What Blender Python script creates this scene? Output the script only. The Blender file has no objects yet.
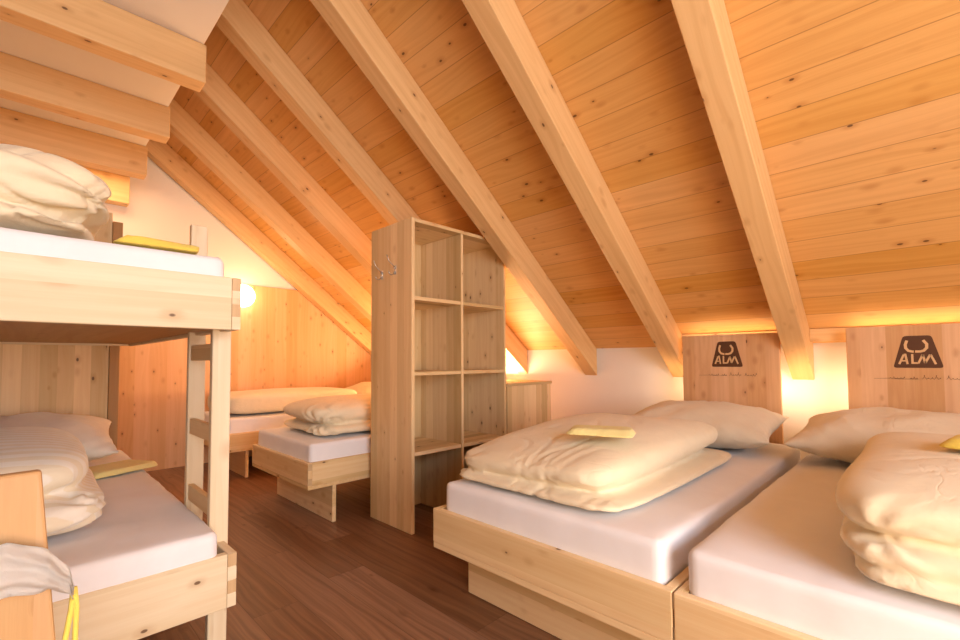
import bpy, bmesh, math, random
from mathutils import Vector, Matrix, noise
R_ = random.Random(7)
SC = bpy.context.scene
COL = SC.collection

# ------------------------------------------------------------------ camera, world, light, exposure
def make_camera():
    yaw, pit, rol = .791938, .040816, -.0056875
    F = Vector((math.sin(yaw)*math.cos(pit), math.cos(yaw)*math.cos(pit), math.sin(pit)))
    r0 = Vector((math.cos(yaw), -math.sin(yaw), 0)); u0 = r0.cross(F)
    r = r0*math.cos(rol)+u0*math.sin(rol); u = r.cross(F)
    cd = bpy.data.cameras.new('camera'); c = bpy.data.objects.new('camera', cd); COL.objects.link(c)
    m = Matrix.Identity(4)
    for i in range(3):
        m[i][0] = r[i]; m[i][1] = u[i]; m[i][2] = -F[i]
    m[2][3] = 1.05
    c.matrix_world = m
    cd.sensor_width = 36; cd.lens = 452.26/960*36; cd.shift_y = (341.93-320)/960
    cd.clip_start = .02
    SC.camera = c
make_camera()
w = bpy.data.worlds.new('world'); SC.world = w; w.use_nodes = True
w.node_tree.nodes['Background'].inputs[0].default_value = (.75, .87, 1, 1)
w.node_tree.nodes['Background'].inputs[1].default_value = .6
SC.view_settings.view_transform = 'Standard'; SC.view_settings.look = 'None'
SC.view_settings.gamma = 1; SC.view_settings.use_curve_mapping = False
SC.view_settings.exposure = 0.58

def area(name, loc, target, sx, sy, power, color, parent=None, along_y=False):
    l = bpy.data.lights.new(name, 'AREA'); l.shape = 'RECTANGLE'; l.size = sx; l.size_y = sy
    l.energy = power; l.color = color
    o = bpy.data.objects.new(name, l); COL.objects.link(o); o.location = loc
    d = Vector(target)-Vector(loc)
    if along_y:      # local Y of the lamp kept along the ridge direction
        z = -d.normalized(); y = Vector((0, 1, 0)); x = y.cross(z).normalized(); y = z.cross(x)
        o.rotation_euler = Matrix((x, y, z)).transposed().to_euler()
    else: o.rotation_euler = d.to_track_quat('-Z', 'Y').to_euler()
    o.parent = parent
    return o
DAY = (.84, .92, 1); WARM = (1, .63, .33)
area('window_daylight', (.1, -1.9, 1.55), (.5, 3, 1.0), 2.2, 1.5, 56, DAY)
area('warm_fill_light', (.5, -1.2, .7), (1.9, 1.8, 2.4), 1.6, .9, 30, (1, .60, .30))  # added warm fill from behind the camera, brightens the roof boards; no lamp here

# ------------------------------------------------------------------ node helpers
class NT:
    def __init__(s, mat): s.t = mat.node_tree; s.n = s.t.nodes; s.l = s.t.links
    def new(s, kind, **kw):
        n = s.n.new(kind)
        for k, v in kw.items(): setattr(n, k, v)
        return n
    def put(s, sock, v):
        if hasattr(v, 'links') or isinstance(v, bpy.types.NodeSocket): s.l.new(v, sock)
        else: sock.default_value = v
    def m(s, op, a, b=0.0, c=None, clamp=False):
        n = s.new('ShaderNodeMath', operation=op); n.use_clamp = clamp
        s.put(n.inputs[0], a); s.put(n.inputs[1], b)
        if c is not None: s.put(n.inputs[2], c)
        return n.outputs[0]
    def xyz(s, x, y, z):
        n = s.new('ShaderNodeCombineXYZ')
        for i, v in enumerate((x, y, z)): s.put(n.inputs[i], v)
        return n.outputs[0]
    def mix(s, f, a, b, mode='MIX'):
        n = s.new('ShaderNodeMix', data_type='RGBA', blend_type=mode)
        s.put(n.inputs[0], f); s.put(n.inputs[6], a); s.put(n.inputs[7], b)
        return n.outputs[2]
    def noise(s, vec, scale=1.0, detail=3.0, rough=.55, dist=0.0):
        n = s.new('ShaderNodeTexNoise'); s.put(n.inputs['Vector'], vec)
        n.inputs['Scale'].default_value = scale; n.inputs['Detail'].default_value = detail
        n.inputs['Roughness'].default_value = rough; n.inputs['Distortion'].default_value = dist
        return n.outputs['Fac']
    def ss(s, v, lo, hi, a=0.0, b=1.0):
        n = s.new('ShaderNodeMapRange', interpolation_type='SMOOTHSTEP')
        for i, q in enumerate((v, lo, hi, a, b)): s.put(n.inputs[i], q)
        return n.outputs[0]
def srgb(h):
    c = [int(h[i:i+2], 16)/255 for i in (0, 2, 4)]
    return tuple(x/12.92 if x <= .04045 else ((x+.055)/1.055)**2.4 for x in c)+(1,)
def base_mat(name):
    m = bpy.data.materials.new(name); m.use_nodes = True
    return m, NT(m), m.node_tree.nodes['Principled BSDF']
def coords(t):
    a = t.new('ShaderNodeAttribute', attribute_name='gc'); sp = t.new('ShaderNodeSeparateXYZ')
    t.l.new(a.outputs['Vector'], sp.inputs[0])
    return a.outputs['Vector'], sp.outputs[0], sp.outputs[1], sp.outputs[2]

def wood(name, light, dark, lam=.09, knots=1.0, gap=0.0, rough=.5, vary=.12, length=0.0, con=.5):
    """grain runs along gc.x; lam = glued lamella / plank width across"""
    m, t, b = base_mat(name)
    v, x, y, z = coords(t)
    if lam > 0:
        iy = t.m('FLOOR', t.m('DIVIDE', y, lam)); iz = t.m('FLOOR', t.m('DIVIDE', z, lam))
        ix = 0.0
        if length > 0:
            wn0 = t.new('ShaderNodeTexWhiteNoise', noise_dimensions='1D'); t.put(wn0.inputs['W'], iy)
            ix = t.m('FLOOR', t.m('ADD', t.m('DIVIDE', x, length), wn0.outputs['Value']))
    else:
        iy = 0.0; iz = 0.0; ix = 0.0
    wn = t.new('ShaderNodeTexWhiteNoise', noise_dimensions='3D')
    t.put(wn.inputs['Vector'], t.xyz(iy, iz, ix)); rnd = wn.outputs['Value']
    xo = t.m('ADD', x, t.m('MULTIPLY', rnd, 17.3))
    zo = t.m('ADD', z, t.m('MULTIPLY', rnd, 5.1))
    # knots
    vo = t.new('ShaderNodeTexVoronoi', feature='F1', voronoi_dimensions='3D')
    t.put(vo.inputs['Vector'], t.xyz(t.m('MULTIPLY', xo, 7.5), t.m('MULTIPLY', y, 14.0), t.m('MULTIPLY', zo, 13.0)))
    vo.inputs['Scale'].default_value = 1.0
    sc = t.new('ShaderNodeSeparateColor'); t.l.new(vo.outputs['Color'], sc.inputs[0])
    on = t.ss(sc.outputs[0], .74-.2*knots, .76-.2*knots)
    rad = t.m('MULTIPLY_ADD', sc.outputs[1], .07, .035)
    d = t.m('DIVIDE', vo.outputs['Distance'], rad)
    core = t.m('MULTIPLY', t.ss(d, .75, 1.15, 1, 0), on)
    halo = t.m('MULTIPLY', t.ss(d, .6, 4.2, 1, 0), on)
    # grain
    yw = t.m('ADD', y, t.m('MULTIPLY', halo, .012))
    warp = t.noise(t.xyz(t.m('MULTIPLY', xo, 1.2), t.m('MULTIPLY', y, 5.0), t.m('MULTIPLY', zo, 5.0)), 1.0, 2.0)
    g1 = t.noise(t.xyz(t.m('MULTIPLY', xo, .9), t.m('MULTIPLY_ADD', yw, 42.0, t.m('MULTIPLY', warp, 5.0)), t.m('MULTIPLY', zo, 42.0)), 1.0, 3.0)
    g2 = t.noise(t.xyz(t.m('MULTIPLY', xo, 2.5), t.m('MULTIPLY', yw, 260.0), t.m('MULTIPLY', zo, 260.0)), 1.0, 2.0)
    g = t.m('ADD', t.m('MULTIPLY', t.ss(g1, .25, .8), con), t.m('MULTIPLY', g2, .22))
    c = t.mix(g, light, dark)
    c = t.mix(t.m('MULTIPLY', halo, .42), c, (dark[0]*.72, dark[1]*.56, dark[2]*.42, 1))
    c = t.mix(t.m('MULTIPLY', core, .85), c, (.10, .042, .016, 1))
    br = t.m('MULTIPLY_ADD', t.m('SUBTRACT', rnd, .5), vary*2, 1.0)
    hs = t.new('ShaderNodeHueSaturation'); t.put(hs.inputs['Value'], br); t.put(hs.inputs['Color'], c)
    t.put(hs.inputs['Saturation'], t.m('MULTIPLY_ADD', rnd, -.18, 1.09))
    c = hs.outputs[0]
    bump_h = g2
    if gap > 0:
        fy = t.m('ABSOLUTE', t.m('SUBTRACT', t.m('FRACT', t.m('DIVIDE', y, lam)), .5))
        gl = t.ss(fy, .5-gap/lam, .5-gap/lam*.35)
        if length > 0:
            fx = t.m('ABSOLUTE', t.m('SUBTRACT', t.m('FRACT', t.m('ADD', t.m('DIVIDE', x, length), wn0.outputs['Value'])), .5))
            gl = t.m('MAXIMUM', gl, t.ss(fx, .5-gap/length, .5-gap/length*.35))
        c = t.mix(t.m('MULTIPLY', gl, .5), c, (dark[0]*.25, dark[1]*.17, dark[2]*.12, 1))
        bump_h = t.m('SUBTRACT', g2, t.m('MULTIPLY', gl, 5.0))
    t.put(b.inputs['Base Color'], c)
    b.inputs['Roughness'].default_value = rough; b.inputs['Specular IOR Level'].default_value = .35
    bp = t.new('ShaderNodeBump'); bp.inputs['Strength'].default_value = .18; bp.inputs['Distance'].default_value = .002
    t.put(bp.inputs['Height'], bump_h); t.l.new(bp.outputs[0], b.inputs['Normal'])
    return m
def fabric(name, col, col2=None, stripe=0.0, sheen=.2, wr=.25, scale=1.0, crs=.7):
    m, t, b = base_mat(name)
    v, x, y, z = coords(t)
    n = t.noise(v, 7.0*scale, 4.0, .6, .6)
    c = t.mix(t.ss(n, .3, .7), col, tuple(q*.955 for q in col[:3])+(1,))
    if stripe > 0:
        f = t.m('ABSOLUTE', t.m('SUBTRACT', t.m('FRACT', t.m('DIVIDE', y, stripe)), .5))
        c = t.mix(t.ss(f, .22, .27), c, col2)
    t.put(b.inputs['Base Color'], c); b.inputs['Roughness'].default_value = .78
    b.inputs['Specular IOR Level'].default_value = .2
    b.inputs['Sheen Weight'].default_value = sheen
    fine = t.noise(v, 900.0, 1.0)
    cr = t.noise(t.xyz(t.m('MULTIPLY', x, 3.2), t.m('MULTIPLY', y, 6.5), t.m('MULTIPLY', z, 7.0)), 1.0, 2.5, .5, 1.4)
    cr = t.ss(t.m('ABSOLUTE', t.m('SUBTRACT', cr, .5)), .0, .05)
    msk = t.ss(t.noise(v, 3.0, 2.0), .42, .62)
    h = t.m('ADD', t.m('MULTIPLY_ADD', n, 5.0, t.m('MULTIPLY', fine, .6)), t.m('MULTIPLY', t.m('MULTIPLY', cr, msk), crs))
    bp = t.new('ShaderNodeBump'); bp.inputs['Strength'].default_value = wr*1.6; bp.inputs['Distance'].default_value = .004
    t.put(bp.inputs['Height'], h); t.l.new(bp.outputs[0], b.inputs['Normal'])
    return m
def plain(name, col, rough=.5, metal=0.0, emit=None, es=0.0):
    m, t, b = base_mat(name)
    n = t.noise(t.new('ShaderNodeTexCoord').outputs['Object'], 9.0, 3.0)
    t.put(b.inputs['Base Color'], t.mix(n, col, tuple(q*.94 for q in col[:3])+(1,)))
    b.inputs['Roughness'].default_value = rough; b.inputs['Metallic'].default_value = metal
    if emit:
        b.inputs['Emission Color'].default_value = emit; b.inputs['Emission Strength'].default_value = es
    return m
def plaster(name, col):
    m, t, b = base_mat(name)
    o = t.new('ShaderNodeTexCoord').outputs['Object']
    n = t.noise(o, 2.2, 4.0); f = t.noise(o, 120.0, 3.0)
    t.put(b.inputs['Base Color'], t.mix(n, col, tuple(q*.96 for q in col[:3])+(1,)))
    b.inputs['Roughness'].default_value = .9
    bp = t.new('ShaderNodeBump'); bp.inputs['Strength'].default_value = .15; bp.inputs['Distance'].default_value = .002
    t.put(bp.inputs['Height'], f); t.l.new(bp.outputs[0], b.inputs['Normal'])
    return m

L1, D1 = (.80, .61, .35, 1), (.66, .42, .19, 1)
SP = wood('spruce_board', L1, D1, .10, 1.7)
SPB = wood('pale_spruce_board', (.78, .67, .49, 1), (.66, .50, .30, 1), .12, 1.9, vary=.06)
SPH = wood('spruce_panel', (.80, .60, .34, 1), (.65, .41, .18, 1), .075, 2.1, vary=.20)
SPT = wood('spruce_timber', (.78, .51, .24, 1), (.60, .33, .125, 1), 0, 1.6)
CEIL = wood('ceiling_boards', (.76, .43, .155, 1), (.57, .275, .08, 1), .148, 2.2, gap=.0025, vary=.09)
PAN = wood('wall_panelling', (.80, .47, .24, 1), (.66, .33, .13, 1), .13, 2.3, vary=.10)
PINE = wood('headboard_pine', (.72, .44, .23, 1), (.54, .27, .12, 1), .11, 2.5, vary=.12)
ENDG = wood('end_grain', (.60, .42, .24, 1), (.45, .28, .13, 1), 0, 0)
OAK = wood('old_board', (.47, .27, .11, 1), (.34, .165, .06, 1), .16, .0)
FLOOR = wood('brown_floor_planks', (.30, .155, .085, 1), (.12, .052, .027, 1), .19, .2, gap=.0018, rough=.40, vary=.2, length=1.25, con=.75)
WHITE = plaster('white_plaster', (.80, .76, .73, 1))
WARMW = plaster('gable_plaster', (.82, .74, .67, 1))
SHEET = fabric('white_sheet', (.84, .84, .90, 1), sheen=.1, wr=.12, scale=.6, crs=0.0)
CREAM = fabric('cream_cotton', (.85, .75, .56, 1))
STRIPE = fabric('striped_cotton', (.86, .79, .64, 1), (.90, .87, .80, 1), .055)
PILLOW = fabric('pillow_cotton', (.83, .74, .58, 1))
PALEP = fabric('pale_pillow_cotton', (.80, .76, .70, 1))
YEL = fabric('yellow_cotton', (.88, .68, .12, 1), wr=.5)
YELP = fabric('pale_yellow_cotton', (.90, .80, .35, 1), wr=.5)
LINEN = fabric('white_linen', (.90, .86, .83, 1), wr=.5)
CHROME = plain('brushed_chrome', (.62, .60, .58, 1), .38, 1.0)
BURN = plain('burnt_wood', (.095, .034, .010, 1), .7)
MARK = plain('pale_mark', (.70, .45, .23, 1), .6)
GLOBE = plain('lit_globe', (1, .9, .7, 1), .4, 0, (1, .80, .52, 1), 5)
LEDM = plain('led_strip_glow', (1, .8, .5, 1), .4, 0, (1, .74, .42, 1), 6)
PVC = plain('white_frame', (.8, .8, .8, 1), .4)
PANE = plain('bright_pane', (.8, .9, 1, 1), .1, 0, (.85, .93, 1, 1), 1.5)

# ------------------------------------------------------------------ mesh helpers
AX = {'x': (0, 1, 2), 'y': (1, 0, 2), 'z': (2, 0, 1)}
class MB:
    """collects boxes and prisms of one mesh; every vertex carries the grain coordinate gc"""
    def __init__(s): s.bm = bmesh.new(); s.gc = s.bm.verts.layers.float_vector.new('gc')
    def _finish(s, vs, g, off, bev=0, mi=0, seg=2):
        i, j, k = AX[g] if isinstance(g, str) else (0, 1, 2)
        if bev > 0:
            es = {e for v in vs for e in v.link_edges}
            r = bmesh.ops.bevel(s.bm, geom=list(es), offset=bev, segments=seg, affect='EDGES', profile=.5)
            vs = list({v for v in r['verts']} | {v for v in vs if v.is_valid})
        for v in vs:
            c = v.co if isinstance(g, str) else g(v.co)
            v[s.gc] = Vector((c[i], c[j], c[k]))+off
        if mi:
            for f in {f for v in vs for f in v.link_faces}: f.material_index = mi
    def off(s): return Vector((R_.uniform(0, 40), R_.randint(0, 300)*.3, R_.randint(0, 300)*.3))
    def box(s, x0, x1, y0, y1, z0, z1, g='x', bev=.003, off=None, mi=0):
        r = bmesh.ops.create_cube(s.bm, size=1); vs = r['verts']
        for v in vs:
            v.co = Vector(((x0+x1)/2+v.co.x*(x1-x0), (y0+y1)/2+v.co.y*(y1-y0), (z0+z1)/2+v.co.z*(z1-z0)))
        s._finish(vs, g, s.off() if off is None else off, min(bev, .3*min(x1-x0, y1-y0, z1-z0)), mi)
        return s
    def prism(s, pts, vec, g='x', bev=0, off=None, mi=0):
        vec = Vector(vec); a = [s.bm.verts.new(Vector(p)) for p in pts]; b = [s.bm.verts.new(Vector(p)+vec) for p in pts]
        n = len(pts); fs = [s.bm.faces.new(a), s.bm.faces.new(b[::-1])]
        for i in range(n): fs.append(s.bm.faces.new((a[i], b[i], b[(i+1) % n], a[(i+1) % n])))
        bmesh.ops.recalc_face_normals(s.bm, faces=fs)
        s._finish(a+b, g, s.off() if off is None else off, bev, mi)
        return s
    def tube(s, pts, r, n=10, g='x', mi=0):
        pts = [Vector(p) for p in pts]; rings = []; up = None
        for i, p in enumerate(pts):
            d = (pts[min(i+1, len(pts)-1)]-pts[max(i-1, 0)]).normalized()
            if up is None: up = d.orthogonal().normalized()
            up = (up-d*up.dot(d)).normalized(); sd = d.cross(up)
            rr = r[i] if isinstance(r, (list, tuple)) else r
            rings.append([s.bm.verts.new(p+up*math.cos(2*math.pi*k/n)*rr+sd*math.sin(2*math.pi*k/n)*rr) for k in range(n)])
        fs = []
        for a, b in zip(rings, rings[1:]):
            for k in range(n): fs.append(s.bm.faces.new((a[k], a[(k+1) % n], b[(k+1) % n], b[k])))
        fs += [s.bm.faces.new(rings[0][::-1]), s.bm.faces.new(rings[-1])]
        bmesh.ops.recalc_face_normals(s.bm, faces=fs)
        for f in fs: f.smooth = True
        s._finish([v for q in rings for v in q], g, s.off(), 0, mi)
        return s
    def build(s, name, mat, parent=None, origin=None):
        me = bpy.data.meshes.new(name)
        mats = mat if isinstance(mat, (list, tuple)) else [mat]
        o = bpy.data.objects.new(name, me); COL.objects.link(o)
        for m in mats: me.materials.append(m)
        if parent is not None:
            o.parent = parent; pl = parent_loc(parent)
            bmesh.ops.translate(s.bm, verts=s.bm.verts, vec=-pl)
        else:
            if origin is None:
                xs = [v.co for v in s.bm.verts]
                origin = Vector(((min(p.x for p in xs)+max(p.x for p in xs))/2, (min(p.y for p in xs)+max(p.y for p in xs))/2, min(p.z for p in xs)))
            bmesh.ops.translate(s.bm, verts=s.bm.verts, vec=-Vector(origin)); o.location = origin
        s.bm.to_mesh(me); s.bm.free()
        return o
def parent_loc(p):
    l = Vector((0, 0, 0))
    while p is not None: l = l+p.location; p = p.parent
    return l
def tag(o, label, cat, group=None):
    o['label'] = label; o['category'] = cat
    if group: o['group'] = group
    return o
def empty(name, loc, label, cat, group=None):
    o = bpy.data.objects.new(name, None); COL.objects.link(o); o.location = loc; o.empty_display_size = .1
    return tag(o, label, cat, group)
def struct(o): o['kind'] = 'structure'; return o

# ------------------------------------------------------------------ soft goods
def cs(v, e): return math.copysign(abs(math.cos(v))**e, math.cos(v))
def sn(v, e): return math.copysign(abs(math.sin(v))**e, math.sin(v))
def slab(bm, c, a, e1=.55, e2=.3, tilt=(0, 0, 0), warp=None, nu=96, nv=32):
    M = Matrix.Rotation(tilt[2], 3, 'Z') @ Matrix.Rotation(tilt[1], 3, 'Y') @ Matrix.Rotation(tilt[0], 3, 'X')
    rows = []
    for j in range(1, nv):
        v = -math.pi/2+math.pi*j/nv; row = []
        for i in range(nu):
            u = 2*math.pi*i/nu
            p = Vector((a[0]*cs(v, e1)*cs(u, e2), a[1]*cs(v, e1)*sn(u, e2), a[2]*sn(v, e1)))
            if warp: p = warp(p)
            row.append(bm.verts.new(M @ p+Vector(c)))
        rows.append(row)
    lo = bm.verts.new(M @ Vector((0, 0, -a[2]))+Vector(c)); hi = bm.verts.new(M @ Vector((0, 0, a[2]))+Vector(c))
    for r0, r1 in zip(rows, rows[1:]):
        for i in range(nu): bm.faces.new((r0[i], r0[(i+1) % nu], r1[(i+1) % nu], r1[i]))
    for i in range(nu):
        bm.faces.new((lo, rows[0][(i+1) % nu], rows[0][i])); bm.faces.new((hi, rows[-1][i], rows[-1][(i+1) % nu]))
def ridged(p): return 1-abs(noise.noise(p))*2
def soft(name, slabs, mat, voxel=.0105, smooth=3, amp=.012, fine=.004, dirn=(1, 3, 2), gathers=(), floor_z=None, seed=0, parent=None, low=.0):
    """volume of puffy slabs fused by a voxel remesh, then folded and wrinkled vertex by vertex"""
    bm = bmesh.new()
    for s in slabs: slab(bm, **s)
    me = bpy.data.meshes.new(name); bm.to_mesh(me); bm.free()
    tmp = bpy.data.objects.new(name+'_tmp', me); COL.objects.link(tmp)
    md = tmp.modifiers.new('r', 'REMESH'); md.mode = 'VOXEL'; md.voxel_size = voxel
    md2 = tmp.modifiers.new('s', 'SMOOTH'); md2.factor = .5; md2.iterations = smooth
    dg = bpy.context.evaluated_depsgraph_get()
    ev = bpy.data.meshes.new_from_object(tmp.evaluated_get(dg))
    bpy.data.objects.remove(tmp); bpy.data.meshes.remove(me)
    off = Vector((seed*3.7, seed*1.3, seed*2.1)); D = Vector(dirn)
    b = bmesh.new(); b.from_mesh(ev); b.normal_update()
    new = []
    for v in b.verts:
        p = v.co+off; q = Vector((p.x*D.x, p.y*D.y, p.z*D.z))
        wq = q+Vector((noise.noise(p*3.1), noise.noise(p*3.1+Vector((9, 0, 0))), 0))*.9
        g1 = max(0, min(1, .5+2.2*noise.noise(p*2.1+Vector((7, 0, 3))))); g2 = max(0, min(1, .4+2.2*noise.noise(p*4.1+Vector((0, 8, 3)))))
        h = -amp*math.exp(-(noise.noise(wq*1.5)/.05)**2)*g1-fine*math.exp(-(noise.noise(wq*3.6+Vector((4, 2, 1)))/.07)**2)*g2+low*noise.noise(p*2.3)
        for (gx, gy, gz, k, A, r0, ph) in gathers:
            dx = v.co-Vector((gx, gy, gz)); r = dx.length
            if r < r0*3:
                th = math.atan2(dx.z*2.2, math.hypot(dx.x, dx.y)*(1 if dx.x > -dx.y else -1))
                h += A*math.sin(k*th+ph+4*noise.noise(p*5))*math.exp(-(r/r0)**2)*min(1, r/.03)
        n = v.normal; c = v.co+n*h
        if floor_z is not None and c.z < floor_z: c.z = floor_z
        new.append(c)
    for v, c in zip(b.verts, new): v.co = c
    bmesh.ops.smooth_vert(b, verts=b.verts, factor=.35, use_axis_x=True, use_axis_y=True, use_axis_z=True)
    if floor_z is not None:
        for v in b.verts:
            if v.co.z < floor_z: v.co.z = floor_z
    gc = b.verts.layers.float_vector.new('gc')
    for v in b.verts: v[gc] = v.co+off
    for f in b.faces: f.smooth = True
    xs = [v.co for v in b.verts]
    org = Vector(((min(p.x for p in xs)+max(p.x for p in xs))/2, (min(p.y for p in xs)+max(p.y for p in xs))/2, min(p.z for p in xs)))
    o = bpy.data.objects.new(name, ev); COL.objects.link(o)
    if parent is not None: o.parent = parent; org = parent_loc(parent)
    else: o.location = org
    bmesh.ops.translate(b, verts=b.verts, vec=-org)
    b.to_mesh(ev); b.free(); ev.name = name
    ev.materials.clear(); ev.materials.append(mat)
    return o
def pillow(name, c, L, W, Hh, mat, tilt=(0, 0, 0), seed=0, floor_z=None, amp=.007):
    """pillow: thin seam all round, corners drawn out"""
    bm = bmesh.new(); gc = bm.verts.layers.float_vector.new('gc'); n = 64
    M = Matrix.Rotation(tilt[2], 3, 'Z') @ Matrix.Rotation(tilt[1], 3, 'Y') @ Matrix.Rotation(tilt[0], 3, 'X')
    off = Vector((seed*2.3, seed*1.7, 0)); G = {}
    for side in (1, -1):
        for i in range(n+1):
            for j in range(n+1):
                if side < 0 and (i in (0, n) or j in (0, n)): G[side, i, j] = G[1, i, j]; continue
                a = 2*i/n-1; b = 2*j/n-1
                a2 = math.sin(a*math.pi/2)*.55+a*.45; b2 = math.sin(b*math.pi/2)*.55+b*.45
                f = max(0, (1-abs(a2)**2.6))**.55*max(0, (1-abs(b2)**2.6))**.55
                x = a2*L/2*(1-.07*(1-abs(b2)**2)); y = b2*W/2*(1-.08*(1-abs(a2)**2))
                p0 = Vector((x, y, side*Hh/2*f))
                q = p0+off+Vector((0, 0, side*3))
                e = min(1, 5*(1-max(abs(a2), abs(b2))))
                wv = ridged(Vector((q.x*4, q.y*4, q.z))+Vector((noise.noise(q*4), noise.noise(q*4+Vector((5, 5, 5))), 0)))**2
                h = amp*(wv-.4)*(.3+.7*e)+.010*noise.noise(q*5)*e
                h += .004*math.sin((a2-b2)*26+3*noise.noise(q*3))*(1-e*.8)
                p0.z += side*h+.012*noise.noise(Vector((x*6, y*6, seed)))
                co = M @ p0+Vector(c)
                if floor_z is not None and co.z < floor_z: co.z = floor_z+(.001 if side > 0 else 0)
                v = bm.verts.new(co); v[gc] = p0+off; G[side, i, j] = v
    for side in (1, -1):
        for i in range(n):
            for j in range(n):
                q = [G[side, i, j], G[side, i+1, j], G[side, i+1, j+1], G[side, i, j+1]]
                if side < 0: q.reverse()
                bm.faces.new(q).smooth = True
    o = bpy.data.objects.new(name, bpy.data.meshes.new(name)); COL.objects.link(o)
    org = Vector((c[0], c[1], min(v.co.z for v in bm.verts)))
    bmesh.ops.translate(bm, verts=bm.verts, vec=-org); o.location = org
    bm.to_mesh(o.data); bm.free(); o.data.materials.append(mat)
    return o
def mattress(x0, x1, y0, y1, z0, z1, seed, label, group=None):
    c = ((x0+x1)/2, (y0+y1)/2, (z0+z1)/2)
    def sq(p):   # rounded box from a boxy superellipsoid
        return Vector((p.x, p.y, p.z))
    bm = bmesh.new(); gc = bm.verts.layers.float_vector.new('gc')
    bmesh.ops.create_cube(bm, size=1)
    for v in bm.verts: v.co = Vector((c[0]+v.co.x*(x1-x0), c[1]+v.co.y*(y1-y0), c[2]+v.co.z*(z1-z0)))
    bmesh.ops.bevel(bm, geom=list(bm.edges), offset=.034, segments=4, affect='EDGES', profile=.6)
    for ax, lo, hi in ((0, x0, x1), (1, y0, y1)):
        k = int((hi-lo)/.03)
        for i in range(1, k):
            co = [0, 0, 0]; no = [0, 0, 0]; co[ax] = lo+(hi-lo)*i/k; no[ax] = 1
            if lo+.04 < co[ax] < hi-.04:
                bmesh.ops.bisect_plane(bm, geom=bm.verts[:]+bm.edges[:]+bm.faces[:], plane_co=co, plane_no=no)
    for zz in (z0+.05, z0+.08):
        if zz < z1-.04: bmesh.ops.bisect_plane(bm, geom=bm.verts[:]+bm.edges[:]+bm.faces[:], plane_co=(0, 0, zz), plane_no=(0, 0, 1))
    bm.normal_update(); s = Vector((seed*5.1, seed*.7, 0))
    for v in bm.verts:
        q = v.co+s
        wr = .003*noise.noise(q*5)+.0022*(ridged(Vector((q.x*3.5, q.y*7, q.z*4)))**3-.3)
        edge = min(v.co.x-x0, x1-v.co.x, v.co.y-y0, y1-v.co.y)
        if v.co.z > z1-.002: wr += .006*noise.noise(q*2.2)-.006*math.exp(-edge/.06)
        if v.co.z > z0+.03: v.co += v.normal*wr
        v[gc] = v.co+s
    for f in bm.faces: f.smooth = True
    o = bpy.data.objects.new('mattress', bpy.data.meshes.new('mattress')); COL.objects.link(o)
    org = Vector((c[0], c[1], z0)); bmesh.ops.translate(bm, verts=bm.verts, vec=-org); o.location = org
    bm.to_mesh(o.data); bm.free(); o.data.materials.append(SHEET)
    return tag(o, label, 'mattress', group)

# ------------------------------------------------------------------ the room
XW, YG, YN = 3.6, 5.40, -2.0
SL = .77; CA = math.atan(SL); CC, SS = math.cos(CA), math.sin(CA)
ceilz = lambda x: 1.15+SL*(XW-x)
struct(MB().box(-3.7, 3.7, YN-.1, YG+.1, -.06, 0, 'y', 0, off=Vector((3, .07, 0))).build('floor', FLOOR))
struct(MB().box(XW, XW+.1, YN, YG, 0, 1.30, 'y', 0).build('wall_right', WHITE))
struct(MB().box(-XW-.1, -XW, YN, YG, 0, 1.30, 'y', 0).build('wall_left', WHITE))
gab = [(-XW, YG, 0), (XW, YG, 0), (XW, YG, 1.2), (0, YG, ceilz(0)+.02), (-XW, YG, 1.2)]
struct(MB().prism(gab, (0, .1, 0)).build('wall_back', WARMW))
nb = MB()   # wall behind the camera with a window opening
nb.prism([(-XW, YN, 0), (XW, YN, 0), (XW, YN, .75), (-XW, YN, .75)], (0, -.1, 0))
nb.prism([(-XW, YN, .75), (-1.1, YN, .75), (-1.1, YN, 2.35), (-2.04, YN, 2.35), (-XW, YN, 1.17)], (0, -.1, 0))
nb.prism([(1.3, YN, .75), (XW, YN, .75), (XW, YN, 1.17), (2.04, YN, 2.35), (1.3, YN, 2.35)], (0, -.1, 0))
nb.prism([(-2.04, YN, 2.35), (2.04, YN, 2.35), (0, YN, ceilz(0))], (0, -.1, 0))
struct(nb.build('wall_front', WHITE))
wn = MB()
for a in ((-1.1, 1.3, .75, .81), (-1.1, 1.3, 2.29, 2.35), (-1.1, -1.04, .81, 2.29), (1.24, 1.3, .81, 2.29), (.07, .13, .81, 2.29)):
    wn.box(a[0], a[1], YN-.07, YN-.02, a[2], a[3], 'x', .002)
wf = struct(wn.build('window_1', PVC)); MB().box(-1.04, 1.24, YN-.06, YN-.05, .81, 2.29).build('pane', PANE, wf)
for sg, nm in ((1, 'ceiling'), (-1, 'ceiling_left')):
    g = (lambda c, sg=sg: Vector((c.y, (XW-sg*c.x)/CC, 0)))
    pts = [(sg*(XW+.02), YN, ceilz(XW+.02)), (0, YN, ceilz(0)), (0, YN, ceilz(0)+.04), (sg*(XW+.02), YN, ceilz(XW+.02)+.04)]
    b_ = MB(); b_.prism(pts, (0, YG-YN, 0), g=g, off=Vector((R_.uniform(0, 9), .02, 0)))
    struct(b_.build(nm, CEIL))
# panelling on the gable wall, clipped under the roof
ph = 1.912; px_ = XW-(ph-1.15)/SL
struct(MB().prism([(-px_-.0, YG-.022, 0), (XW, YG-.022, 0), (XW, YG-.022, 1.145), (px_, YG-.022, ph-.004), (-px_, YG-.022, ph-.004)], (0, .02, 0), 'z').build('trim_1', PAN))
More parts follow.
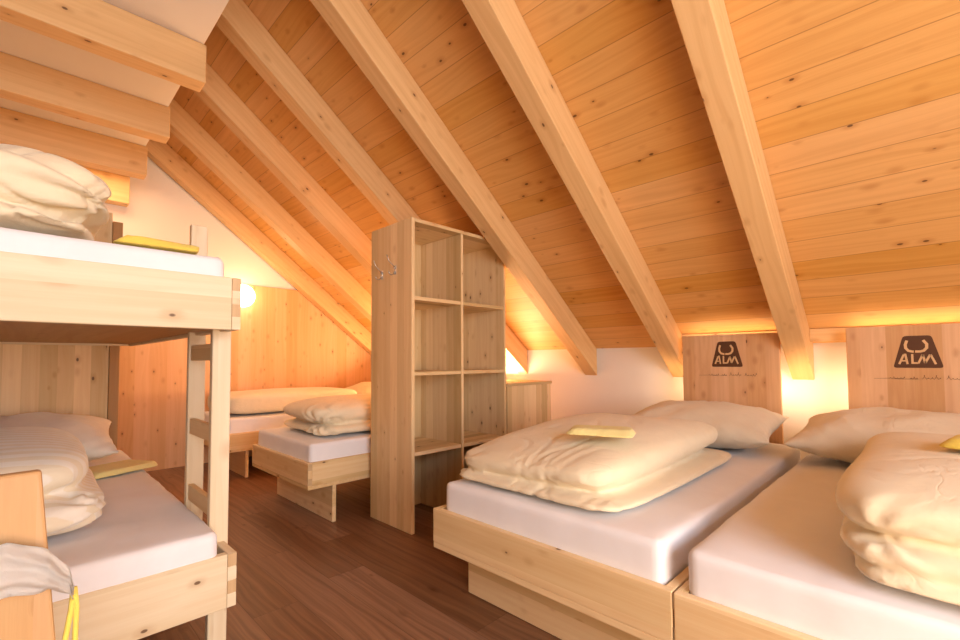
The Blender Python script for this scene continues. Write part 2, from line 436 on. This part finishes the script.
# rafters
RW = .12; RY = [.52+.785*i for i in range(7)]
rl = ['broad spruce rafter nearest the camera, its foot between the two branded headboards',
      'spruce rafter coming down beside the left edge of the left branded headboard',
      'knotty spruce rafter passing in front of the top right corner of the open shelf unit',
      'spruce rafter disappearing behind the top left corner of the open shelf unit',
      'spruce rafter, third from the far gable wall, lit orange on its underside',
      'spruce rafter, second from the far gable wall',
      'spruce rafter lying directly against the far gable wall']
for i, y in enumerate(RY):
    g = lambda c: Vector(((XW-c.x)*CC+(c.z-1.15)*SS, c.y, (c.z-1.15)*CC-(XW-c.x)*SS))
    pts = [(XW-.001, y, ceilz(XW)-.24), (XW-.001, y, ceilz(XW)-.002), (.004, y, ceilz(.0)-.006), (.004, y, ceilz(0)-.24)]
    o = MB().prism(pts, (0, RW, 0), g=g, bev=.004).build('rafter', SPT)
    tag(o, rl[i], 'rafter', 'sloping roof rafters')
# blocking boards between rafters above the branded headboards
struct(MB().box(3.475, 3.50, RY[0]+RW, RY[1], 1.155, 1.235, 'y').build('trim_2', SPT))
struct(MB().box(3.475, 3.50, -.145, RY[0], 1.155, 1.235, 'y').build('trim_3', SPT))
# flat plastered ceiling over the left half and its beams
struct(MB().box(-1.46, .66, 1.0, YG, 2.79, 2.83, 'x', .003).build('ceiling_flat', WARMW))
bl = ['thick pale ceiling beam at the top left corner of the picture, nearest of the four',
      'darker ceiling beam with a round knot, second of the four from the camera',
      'ceiling beam just above the duvet on the top bunk, third of the four',
      'short visible end of the ceiling beam against the gable wall, farthest of the four']
for i, y in enumerate((2.76, 3.62, 4.42, 5.26)):
    zb = (2.575, 2.575, 2.55, 2.53)[i]
    o = MB().box(-1.36, .672, y, y+.125, zb, 2.789, 'x', .006).build('ceiling_beam', SPT)
    tag(o, bl[i], 'beam', 'beams under the flat plastered ceiling')

# ------------------------------------------------------------------ beds
def bed(y0, wd, label, group, side='y0'):
    x0, x1 = 1.27, 3.33; y1 = y0+wd
    r = empty('bed_frame', (x0, (y0+y1)/2, 0), label, 'bed', group)
    MB().box(x0, x0+.027, y0, y1, .27, .412, 'y').build('footboard', SP, r)
    MB().box(x1-.027, x1, y0, y1, .27, .412, 'y').build('head_rail', SP, r)
    for a, b_ in ((y0, y0+.027), (y1-.027, y1)):
        m = MB().box(x0+.0275, x1-.0275, a, b_, .27, .412, 'x')
        ya = a-.0008 if a == y0 else b_-.001
        for k in (0, 2):   # end grain of the finger joint
            m.box(x0+.001, x0+.027, ya, ya+.0018, .274+k*.046+.0, .274+k*.046+.042, 'x', 0, mi=1)
        m.build('side_rail', [SP, ENDG], r)
    MB().box(x0+.001, x1, y0+.001, y1-.001, .246, .2695, 'y', .002).build('base_panel', SP, r)
    MB().box(1.45, 1.477, y0+.03, y1-.03, 0, .2455, 'y').build('plinth', SP, r)
    MB().box(3.0, 3.027, y0+.03, y1-.03, 0, .2455, 'y').build('plinth', SP, r)
    return r
bed(.52, 1.025, 'low spruce bed nearest the shelf unit, its whole foot end facing the aisle', 'low spruce platform beds')
bed(-.51, 1.025, 'low spruce bed at the bottom right, cut by the picture edge', 'low spruce platform beds')
bed(2.765, .97, 'low spruce bed just behind the shelf unit with an exposed front corner', 'low spruce platform beds')
bed(4.40, .95, 'low spruce bed farthest away along the panelled gable wall', 'low spruce platform beds')
MG = 'white sheeted mattresses'
mattress(1.297, 3.30, .555, 1.505, .27, .530, 1, 'white sheeted mattress under the duvet nearest the shelf unit', MG)
mattress(1.297, 3.30, -.475, .490, .27, .530, 2, 'white sheeted mattress at the bottom right corner', MG)
mattress(1.297, 3.30, 2.79, 3.71, .27, .530, 3, 'white sheeted mattress behind the shelf unit, side face lit white', MG)
mattress(1.297, 3.30, 4.425, 5.325, .27, .545, 4, 'white sheeted mattress along the panelled gable wall', MG)

# ------------------------------------------------------------------ headboards
def stroke(m, pts, wd, x, yc, zc, s, th=.0012, g='z'):
    """flat pen stroke in the headboard plane; a runs to the right as seen from the bed"""
    P = [Vector((a, b)) for a, b in pts]; Lf, Rt = [], []
    for i, p in enumerate(P):
        d0 = (P[i]-P[i-1]).normalized() if i else (P[1]-P[0]).normalized()
        d1 = (P[i+1]-P[i]).normalized() if i < len(P)-1 else d0
        d = (d0+d1); d = d.normalized() if d.length > 1e-4 else d0
        n = Vector((-d.y, d.x)); k = wd/2/max(.5, n.dot(Vector((-d0.y, d0.x))))
        Lf.append(p+n*k); Rt.append(p-n*k)
    for i in range(len(P)-1):
        q = [Lf[i], Lf[i+1], Rt[i+1], Rt[i]]
        m.prism([(x, yc-a.x*s, zc+a.y*s) for a in q], (-th, 0, 0), g)
def headboard(y0, y1, zt, yl, label, branded=True, lower=.30):
    x0, x1 = 3.37, 3.395
    r = empty('headboard', (x1, (y0+y1)/2, lower), label, 'headboard', 'branded pine headboards' if branded else None)
    MB().box(x0, x1, y0, y1, lower, zt, 'z', .004).build('board', PINE, r)
    MB().box(x1, XW-.002, (y0+y1)/2-.05, (y0+y1)/2+.05, .60, .70, 'y').build('mounting_block', SP, r)
    # led strip on the back edge
    st = MB().box(x1+.002, x1+.014, y0+.03, y1-.03, zt-.055, zt-.043, 'y', 0).build('led_strip', LEDM, r)
    st['label'] = 'glowing warm light strip'
    if branded:
        # emblem: rounded trapezoid, coordinates from its centre in units of its own width
        s = .2075; zc = 1.083
        tr = [(-.445, -.42), (.445, -.42), (.25, .42), (-.25, .42)]
        pts = []
        for i in range(4):
            p = Vector(tr[i]); a = (Vector(tr[i-1])-p).normalized(); b = (Vector(tr[(i+1) % 4])-p).normalized(); rr = .07
            for k in range(5):
                t_ = k/4; q = (p+a*rr)*(1-t_)**2+p*2*t_*(1-t_)+(p+b*rr)*t_**2; pts.append(q)
        e = MB().prism([(x0-.0002, yl-q.x*s*1.06, zc+q.y*s*.99) for q in pts], (-.0012, 0, 0), 'z').build('emblem', BURN, r)
        e['label'] = 'dark brown branded emblem with a horseshoe above ALM'
        m = MB(); u = lambda a, b: ((a-445)/490, (242-b)*.0029)
        xx = x0-.0012
        stroke(m, [u(352, 140), u(336, 175), u(338, 208), u(362, 232), u(400, 240), u(412, 240)], .058, xx, yl, zc, s)
        stroke(m, [u(424, 240), u(470, 240), u(505, 232), u(530, 208), u(532, 175), u(500, 140)], .058, xx, yl, zc, s)
        stroke(m, [u(272, 352), u(318, 266)], .045, xx, yl, zc, s); stroke(m, [u(318, 266), u(332, 266), u(350, 352)], .045, xx, yl, zc, s)
        stroke(m, [u(298, 322), u(344, 322)], .036, xx, yl, zc, s)
        stroke(m, [u(396, 262), u(396, 342), u(450, 342)], .045, xx, yl, zc, s)
        stroke(m, [u(450, 345), u(492, 268)], .045, xx, yl, zc, s); stroke(m, [u(492, 268), u(512, 342)], .045, xx, yl, zc, s)
        stroke(m, [u(512, 342), u(558, 268)], .045, xx, yl, zc, s); stroke(m, [u(562, 268), u(606, 352)], .045, xx, yl, zc, s)
        m.build('letters', MARK, e)
        # thin burnt handwriting below the emblem
        h = MB(); rr = random.Random(5); zt_ = .937
        def word(a0, n, hts, sp=.014):
            pts = []
            for k in range(n):
                hh = hts[k % len(hts)]
                for q in range(6):
                    t_ = q/6; pts.append((a0+(k+t_)*sp+.004*math.sin(t_*6.28), hh*max(0, math.sin(t_*3.14159))*1.0))
            stroke(h, pts, .0014, xx+.001, yl, zt_, 1.0)
            return a0+n*sp
        stroke(h, [(-.18, 0), (-.15, .001), (-.118, .002)], .0014, xx+.001, yl, zt_, 1.0)
        word(-.118, 5, (.006, .011, .005)); word(-.035, 3, (.006, .012), .012)
        stroke(h, [(-.10, -.001), (.0, -.0005)], .0012, xx+.001, yl, zt_, 1.0)
        word(.015, 5, (.022, .008, .010), .015); word(.105, 5, (.020, .007, .007, .012), .015)
        hw = h.build('handwriting', BURN, r); hw['label'] = 'thin dark handwritten line burnt below the emblem'
    ym = (y0+y1)/2
    area('strip_light', (x1+.022, ym, zt-.05), (XW-.08, ym, zt+.14), .02, y1-y0-.04, .3, WARM, None, True)
    for yy, dy in ((y0+.03, -.3), (y1-.03, .3)):
        area('strip_light', (x1+.022, yy, .85), (XW, yy+dy*.6, .85), .5, .02, 1.1, WARM, None, False)
    return r
headboard(.66, 1.262, 1.218, .968, 'pine headboard with a brown emblem, left of the two, beside the rafter foot')
headboard(-.275, .332, 1.228, .035, 'pine headboard with a brown emblem at the right picture edge')

# warm lights of the far corner: wall globe, and assumed area lights without fixtures
lamp = empty('wall_lamp', (1.68, YG-.022, 1.77), 'round glowing wall lamp on the panelling beside the top bunk corner', 'lamp')
MB().tube([(1.68, YG-.023, 1.77), (1.68, YG-.045, 1.77)], .05, 24).build('lamp_base', PVC, lamp)
bm = bmesh.new(); bmesh.ops.create_uvsphere(bm, u_segments=32, v_segments=20, radius=.125)
for v in bm.verts: v.co.y = v.co.y*.6-.09
for f in bm.faces: f.smooth = True
me = bpy.data.meshes.new('glass_globe'); bm.to_mesh(me); bm.free(); me.materials.append(GLOBE)
gl = bpy.data.objects.new('glass_globe', me); COL.objects.link(gl); gl.parent = lamp
pl = bpy.data.lights.new('globe_light', 'POINT'); pl.energy = 5; pl.color = (1, .62, .32); pl.shadow_soft_size = .12
po = bpy.data.objects.new('globe_light', pl); COL.objects.link(po); po.location = (1.68, YG-.45, 1.85)
area('assumed_far_light', (3.35, 3.3, .80), (2.7, 3.3, 2.4), .4, .8, 38, WARM, None, True)  # assumed warm source low beside the shelf's rear bed
area('assumed_bay_light', (.1, 4.86, 2.775), (.1, 4.86, 0), 1.3, .45, 11, (1, .66, .36))  # assumed warm source between the last two beams; no lamp built
area('assumed_far_light', (3.25, 4.45, .85), (2.5, 4.2, 2.3), .4, .8, 14, WARM, None, True)  # second assumed warm source, by the farthest bed; floats free, no strip built

# ------------------------------------------------------------------ shelf unit
SX0, SX1, SY0, SY1, SZ = 1.678, 2.552, 2.245, 2.705, 1.943
sh = empty('shelf_unit', (SX0, SY0, 0), 'tall open spruce shelf unit with eight compartments standing in the room', 'shelf')
sp_ = MB().box(SX0, SX0+.024, SY0, SY1, 0, SZ, 'z').build('side_panel', SPH, sh)
MB().box(SX1-.022, SX1, SY0, SY1, 0, SZ, 'z').build('side_panel', SPH, sh)
XM = 2.105
MB().box(XM-.01, XM+.012, SY0+.002, SY1-.016, .0, SZ-.024, 'z').build('divider', SPH, sh)
MB().box(SX0+.0245, SX1-.0225, SY0+.001, SY1, SZ-.023, SZ, 'x').build('top_board', SPH, sh)
MB().box(SX0+.0245, SX1-.0225, SY1-.015, SY1-.001, .0, SZ-.0235, 'z', .001).build('back_panel', SPH, sh)
for z in (.478, .972, 1.443):
    for a, b_ in ((SX0+.0245, XM-.0105), (XM+.0125, SX1-.0225)):
        MB().box(a, b_, SY0+.004, SY1-.0155, z-.014, z+.010, 'x').build('shelf', SPH, sh)
for hy, hz in ((2.42, 1.635), (2.572, 1.622)):
    m = MB(); x = SX0
    m.box(x-.004, x-.0003, hy-.012, hy+.012, hz-.03, hz+.03, 'z', .001)
    for dz in (-.014, .014): m.tube([(x-.004, hy, hz+dz), (x-.012, hy, hz+dz)], .006, 10)
    m.tube([(x-.004, hy, hz+.02), (x-.02, hy, hz+.03), (x-.05, hy, hz+.055), (x-.065, hy, hz+.09)], [.0028, .0028, .0028, .004], 8)
    m.tube([(x-.004, hy, hz-.02), (x-.03, hy, hz-.035), (x-.045, hy, hz-.028), (x-.05, hy, hz-.012)], [.0028, .0028, .0028, .004], 8)
    m.build('coat_hook', CHROME, sp_)
# low cabinet and bedside bench
cb = empty('low_cabinet', (2.57, 2.25, 0), 'low vertical-boarded spruce cabinet right of the shelf unit', 'cabinet')
MB().box(2.575, 3.125, 2.255, 2.27, .0, .852, 'z').build('front_panel', SPH, cb)
MB().box(2.575, 2.595, 2.271, 2.68, .0, .852, 'z').build('side_panel', SPH, cb)
MB().box(3.105, 3.125, 2.271, 2.68, .0, .852, 'z').build('side_panel', SPH, cb)
MB().box(2.596, 3.104, 2.66, 2.68, .0, .852, 'z').build('back_panel', SPH, cb)
MB().box(2.565, 3.135, 2.247, 2.685, .853, .876, 'x').build('top_board', SPH, cb)
bn = empty('bedside_bench', (2.9, 1.95, 0), 'low wooden bedside bench between the near bed and the low cabinet', 'table')
MB().box(2.63, 3.30, 1.82, 2.235, .478, .50, 'x').build('top_board', OAK, bn)
MB().box(2.65, 2.672, 1.84, 2.215, 0, .4775, 'z').build('side_panel', SP, bn)
MB().box(3.258, 3.28, 1.84, 2.215, 0, .4775, 'z').build('side_panel', SP, bn)
MB().box(2.6725, 3.2575, 2.19, 2.21, 0, .4775, 'x').build('back_panel', SP, bn)

# ------------------------------------------------------------------ bunk bed
BX0, BX1, BY0, BY1 = -.50, .508, 1.62, 3.69
bk = empty('bunk_bed', (0, BY0, 0), 'pale spruce bunk bed with a ladder at its aisle side', 'bunk bed')
for z0, z1, nm in ((.262, .432, 'lower'), (1.155, 1.327, 'upper')):
    m = MB().box(BX0, BX1-.0265, BY0, BY0+.027, z0, z1, 'x')
    m.build('foot_rail', [SPB, ENDG], bk)
    m = MB().box(BX1-.026, BX1, BY0+.001, BY1, z0, z1, 'y')
    h4 = (z1-z0)/4
    for k in range(4):   # finger joint end
        m.box(BX1-.0262, BX1, BY0-.0006, BY0+.004, z0+k*h4+.001, z0+(k+1)*h4-.001, 'z' if k % 2 else 'x', .001, mi=1 if k % 2 else 0)
    m.build('side_rail', [SPB, ENDG], bk)
    MB().box(BX0, BX0+.026, BY0+.0275, BY1, z0, z1, 'y').build('side_rail', SPB, bk)
    MB().box(BX0+.0265, BX1-.0265, BY0+.028, BY1-.035, z0+.012, z0+.03, 'y', .001).build('slat_base', OAK, bk)
    MB().box(BX0+.03, BX1-.03, BY1-.062, BY1-.0355, z0, z1, 'x').build('head_rail', SPB, bk)
MB().box(BX0, .385, BY1-.035, BY1-.008, .10, 2.00, 'z').build('headboard', SPH, bk)
MB().box(.3855, .436, BY1-.05, BY1-.0, 0, 1.945, 'z').build('post', OAK, bk)
MB().box(BX0+.002, BX0+.05, BY0+.03, BY0+.08, 0, 1.95, 'z').build('post', SPB, bk)
for y, zt in ((1.752, 1.20), (2.065, 1.60)):
    MB().box(.462, .521, y, y+.032, 0 if y < 1.9 else .30, zt, 'z', .004).build('ladder_upright', SPB, bk)
for z in (.545, .80, 1.085):
    MB().box(.468, .488, 1.7845, 2.0645, z-.03, z+.03, 'y', .003).build('ladder_rung', SP, bk)
mattress(-.465, .458, 1.625, 3.60, .30, .512, 5, 'white sheeted mattress on the lower bunk', MG)
mattress(-.465, .462, 1.625, 3.60, 1.19, 1.395, 6, 'white sheeted mattress on the upper bunk', MG)

# ------------------------------------------------------------------ bedding
DG = 'folded cream duvets'; PG = 'cream pillows'
def S(x0, x1, y0, y1, z0, z1, e1=.6, e2=.32, tilt=(0, 0, 0), warp=None):
    return dict(c=((x0+x1)/2, (y0+y1)/2, (z0+z1)/2), a=((x1-x0)/2, (y1-y0)/2, (z1-z0)/2), e1=e1, e2=e2, tilt=tilt, warp=warp)
# near bed, folded in layers; thinner towards the shelf side
def tp1(p): f = (p.y/.4+1)/2; p.z = p.z*(1-.25*f)-.004*f; return p
def tp2(p): f = (p.y/.39+1)/2; g = max(0, 1-(p.x+.625)/.5); p.z = p.z*(1-.30*f*g)-.035*f*g; return p
o = soft('duvet', [S(1.325, 2.60, .70, 1.52, .532, .590, .7, .22, warp=tp1), S(1.355, 2.60, .76, 1.53, .562, .748, .8, .26, (0, math.radians(-1.2), 0), warp=tp2)],
         CREAM, amp=.006, fine=.005, dirn=(.7, 2.2, 2), gathers=((1.37, .80, .60, 9, .004, .09, 0), (1.38, 1.50, .62, 9, .009, .12, 1)), floor_z=.538, seed=21, low=.010)
tag(o, 'folded cream duvet on the bed nearest the shelf unit, yellow cloth on top', 'duvet', DG)
o = soft('duvet', [S(1.33, 2.62, -.62, .15, .532, .585, .7, .2), S(1.345, 2.62, -.64, .175, .57, .645, .6, .2), S(1.36, 2.62, -.64, .185, .610, .775, .7, .22)],
         CREAM, amp=.009, fine=.003, dirn=(1.6, .8, 2.5), gathers=((1.37, .10, .65, 9, .005, .10, .5),), floor_z=.538, seed=2, low=.009)
tag(o, 'thick folded cream duvet at the right picture edge, layers open at its foot', 'duvet', DG)
o = soft('duvet', [S(1.40, 2.60, 2.83, 3.60, .535, .625, .7, .3), S(1.37, 2.60, 2.85, 3.56, .595, .785, .8, .35)],
         CREAM, amp=.012, fine=.005, dirn=(1, 2, 2.5), gathers=((1.42, 2.95, .63, 12, .014, .14, 0),), floor_z=.538, seed=3, low=.012)
tag(o, 'bundled cream duvet on the bed behind the shelf unit', 'duvet', DG)
o = soft('duvet', [S(1.31, 2.66, 4.48, 5.22, .552, .755, .4, .2)], CREAM, amp=.006, fine=.003, dirn=(1, 3, 2), floor_z=.553, seed=4, low=.01)
tag(o, 'flat cream duvet on the farthest bed along the panelled wall', 'duvet', DG)
# lower bunk: striped duvet, one rounded fold towards the camera
o = soft('duvet', [S(-.46, .215, 1.78, 2.85, .522, .66, .75, .36), S(-.46, .18, 1.86, 2.90, .60, .80, .8, .4)],
         STRIPE, amp=.010, fine=.003, dirn=(1, 1.6, 2.4), gathers=((.16, 1.88, .60, 8, .010, .11, 0),), floor_z=.520, seed=5, low=.012)
tag(o, 'striped cream duvet folded on the lower bunk behind the wooden chair', 'duvet', DG)
o = soft('duvet', [S(-.47, .15, 1.68, 2.70, 1.408, 1.49, .8, .4), S(-.47, .195, 1.70, 2.68, 1.43, 1.705, 1.0, .5)],
         CREAM, amp=.016, fine=.005, dirn=(.8, 1.2, 2.6), gathers=((.19, 1.78, 1.54, 7, .022, .26, 0),), floor_z=1.404, seed=6, low=.014)
tag(o, 'plump folded cream duvet on the upper bunk at the left picture edge', 'duvet', DG)
p = pillow('pillow', (2.95, 1.02, .655), .60, .86, .24, PILLOW, (0, math.radians(-7), math.radians(2)), 1, .540)
tag(p, 'cream pillow under the left branded headboard', 'pillow', PG)
p = pillow('pillow', (2.96, .08, .66), .60, .88, .25, PILLOW, (0, math.radians(-7), math.radians(-2)), 2, .540)
tag(p, 'cream pillow under the headboard at the right picture edge', 'pillow', PG)
p = pillow('pillow', (2.99, 4.88, .67), .55, .78, .22, PILLOW, (0, math.radians(-8), 0), 3, .555)
tag(p, 'cream pillow at the head of the farthest bed, half behind the shelf unit', 'pillow', PG)
p = pillow('pillow', (-.02, 3.26, .645), .80, .58, .25, PALEP, (math.radians(10), 0, math.radians(-3)), 4, .522)
tag(p, 'pale pillow on the lower bunk against its headboard', 'pillow', PG)

def folded(name, c, L, W, T, mat, rz, seed, label, mat2=None):
    """small cloth folded flat in three plies"""
    r = bpy.data.objects.new
    ca, sa = math.cos(rz), math.sin(rz)
    sl = []
    for k in range(3):
        z = c[2]+T*(k+.5)/3; f = 1-.05*k
        sl.append(dict(c=(c[0]+.006*k*ca, c[1]+.006*k*sa, z), a=(L/2*f, W/2*f, T/5.2), e1=.5, e2=.22, tilt=(0, .01*k, rz+.05*k), nu=64, nv=12))
    o = soft(name, sl, mat, voxel=.006, smooth=1, amp=.002, fine=.001, dirn=(2, 5, 3), seed=seed, floor_z=c[2])
    return tag(o, label, 'cloth', 'folded yellow cloths')
folded('folded_cloth', (1.64, .94, .752), .15, .26, .026, YELP, math.radians(20), 11, 'pale yellow folded cloth lying on the duvet nearest the shelf unit')
folded('folded_cloth', (2.00, -.15, .780), .20, .24, .03, YEL, math.radians(-15), 12, 'yellow folded cloth on the duvet at the right picture edge')
folded('folded_cloth', (.33, 2.86, .516), .32, .22, .028, YELP, math.radians(24), 13, 'yellow folded cloth beside the pillow on the lower bunk')
folded('folded_cloth', (.29, 1.725, 1.402), .22, .14, .026, YEL, math.radians(-4), 14, 'yellow folded cloth on the upper bunk beside the plump duvet')

# ------------------------------------------------------------------ chair with draped cloth, front left
ch = empty('wooden_chair', (-.17, .70, 0), 'plain wooden chair with a solid board back at the bottom left corner', 'chair')
MB().prism([(-.37, .872, .46), (.060, .872, .46), (.024, .90, .897), (-.335, .90, .893)], (0, .02, 0), 'z', .004).build('backrest', OAK, ch)
MB().box(-.38, .05, .46, .868, .43, .455, 'x', .006).build('seat', OAK, ch)
for sx in (-.33, .0):
    for sy, dy in ((.50, -.04), (.83, .05)):
        dx = -.03 if sx < -.1 else .03
        MB().prism([(sx-.018+dx, sy-.018+dy, 0), (sx+.018+dx, sy-.018+dy, 0), (sx+.018+dx, sy+.018+dy, 0), (sx-.018+dx, sy+.018+dy, 0)],
                   (-dx, -dy, .4295), 'z', .002).build('leg', OAK, ch)
# cloth bag slung round the chair back, with a yellow drawstring
bm = bmesh.new(); gcl = bm.verts.layers.float_vector.new('gc'); NU, NVV = 60, 14; rows = []
path = [(-.42, .868, .775, .040), (-.30, .866, .775, .040), (-.18, .862, .774, .038), (-.08, .858, .776, .036), (-.01, .856, .782, .034), (.032, .862, .768, .028), (.056, .886, .738, .018), (.062, .903, .715, .010)]
for i in range(NU+1):
    t_ = i/NU*(len(path)-1); k = min(int(t_), len(path)-2); f = t_-k
    f = f*f*(3-2*f)*.5+f*.5
    a, b = path[k], path[k+1]; q = [a[j]*(1-f)+b[j]*f for j in range(4)]; row = []
    for j in range(NVV+1):
        s_ = j/NVV*2-1
        wv = .006*math.sin(s_*7+t_*1.7+2*noise.noise(Vector((t_, s_, 0))))
        p = Vector((q[0], q[1]-.010*math.cos(s_*1.5)+wv, q[2]+s_*q[3]+.004*noise.noise(Vector((t_*2, s_*2, 4)))))
        v = bm.verts.new(p); v[gcl] = p; row.append(v)
    rows.append(row)
for a, b in zip(rows, rows[1:]):
    for j in range(NVV): bm.faces.new((a[j], b[j], b[j+1], a[j+1])).smooth = True
bmesh.ops.solidify(bm, geom=bm.faces[:], thickness=.004)
me = bpy.data.meshes.new('cloth_bag')
org = Vector((-.1, .86, .70)); bmesh.ops.translate(bm, verts=bm.verts, vec=-org); bm.to_mesh(me); bm.free(); me.materials.append(LINEN)
cb_ = bpy.data.objects.new('cloth_bag', me); COL.objects.link(cb_); cb_.location = org
tag(cb_, 'white cloth bag slung round the wooden chair back, yellow drawstring hanging', 'bag')
dm = MB()
dm.tube([(.062, .903, .72), (.060, .902, .69), (.054, .898, .65), (.050, .896, .61), (.053, .895, .590), (.060, .896, .60), (.065, .900, .64), (.066, .904, .69), (.063, .904, .72)], .0036, 8)
d_ = dm.build('drawstring', YEL, cb_); d_['label'] = 'yellow drawstring loop'
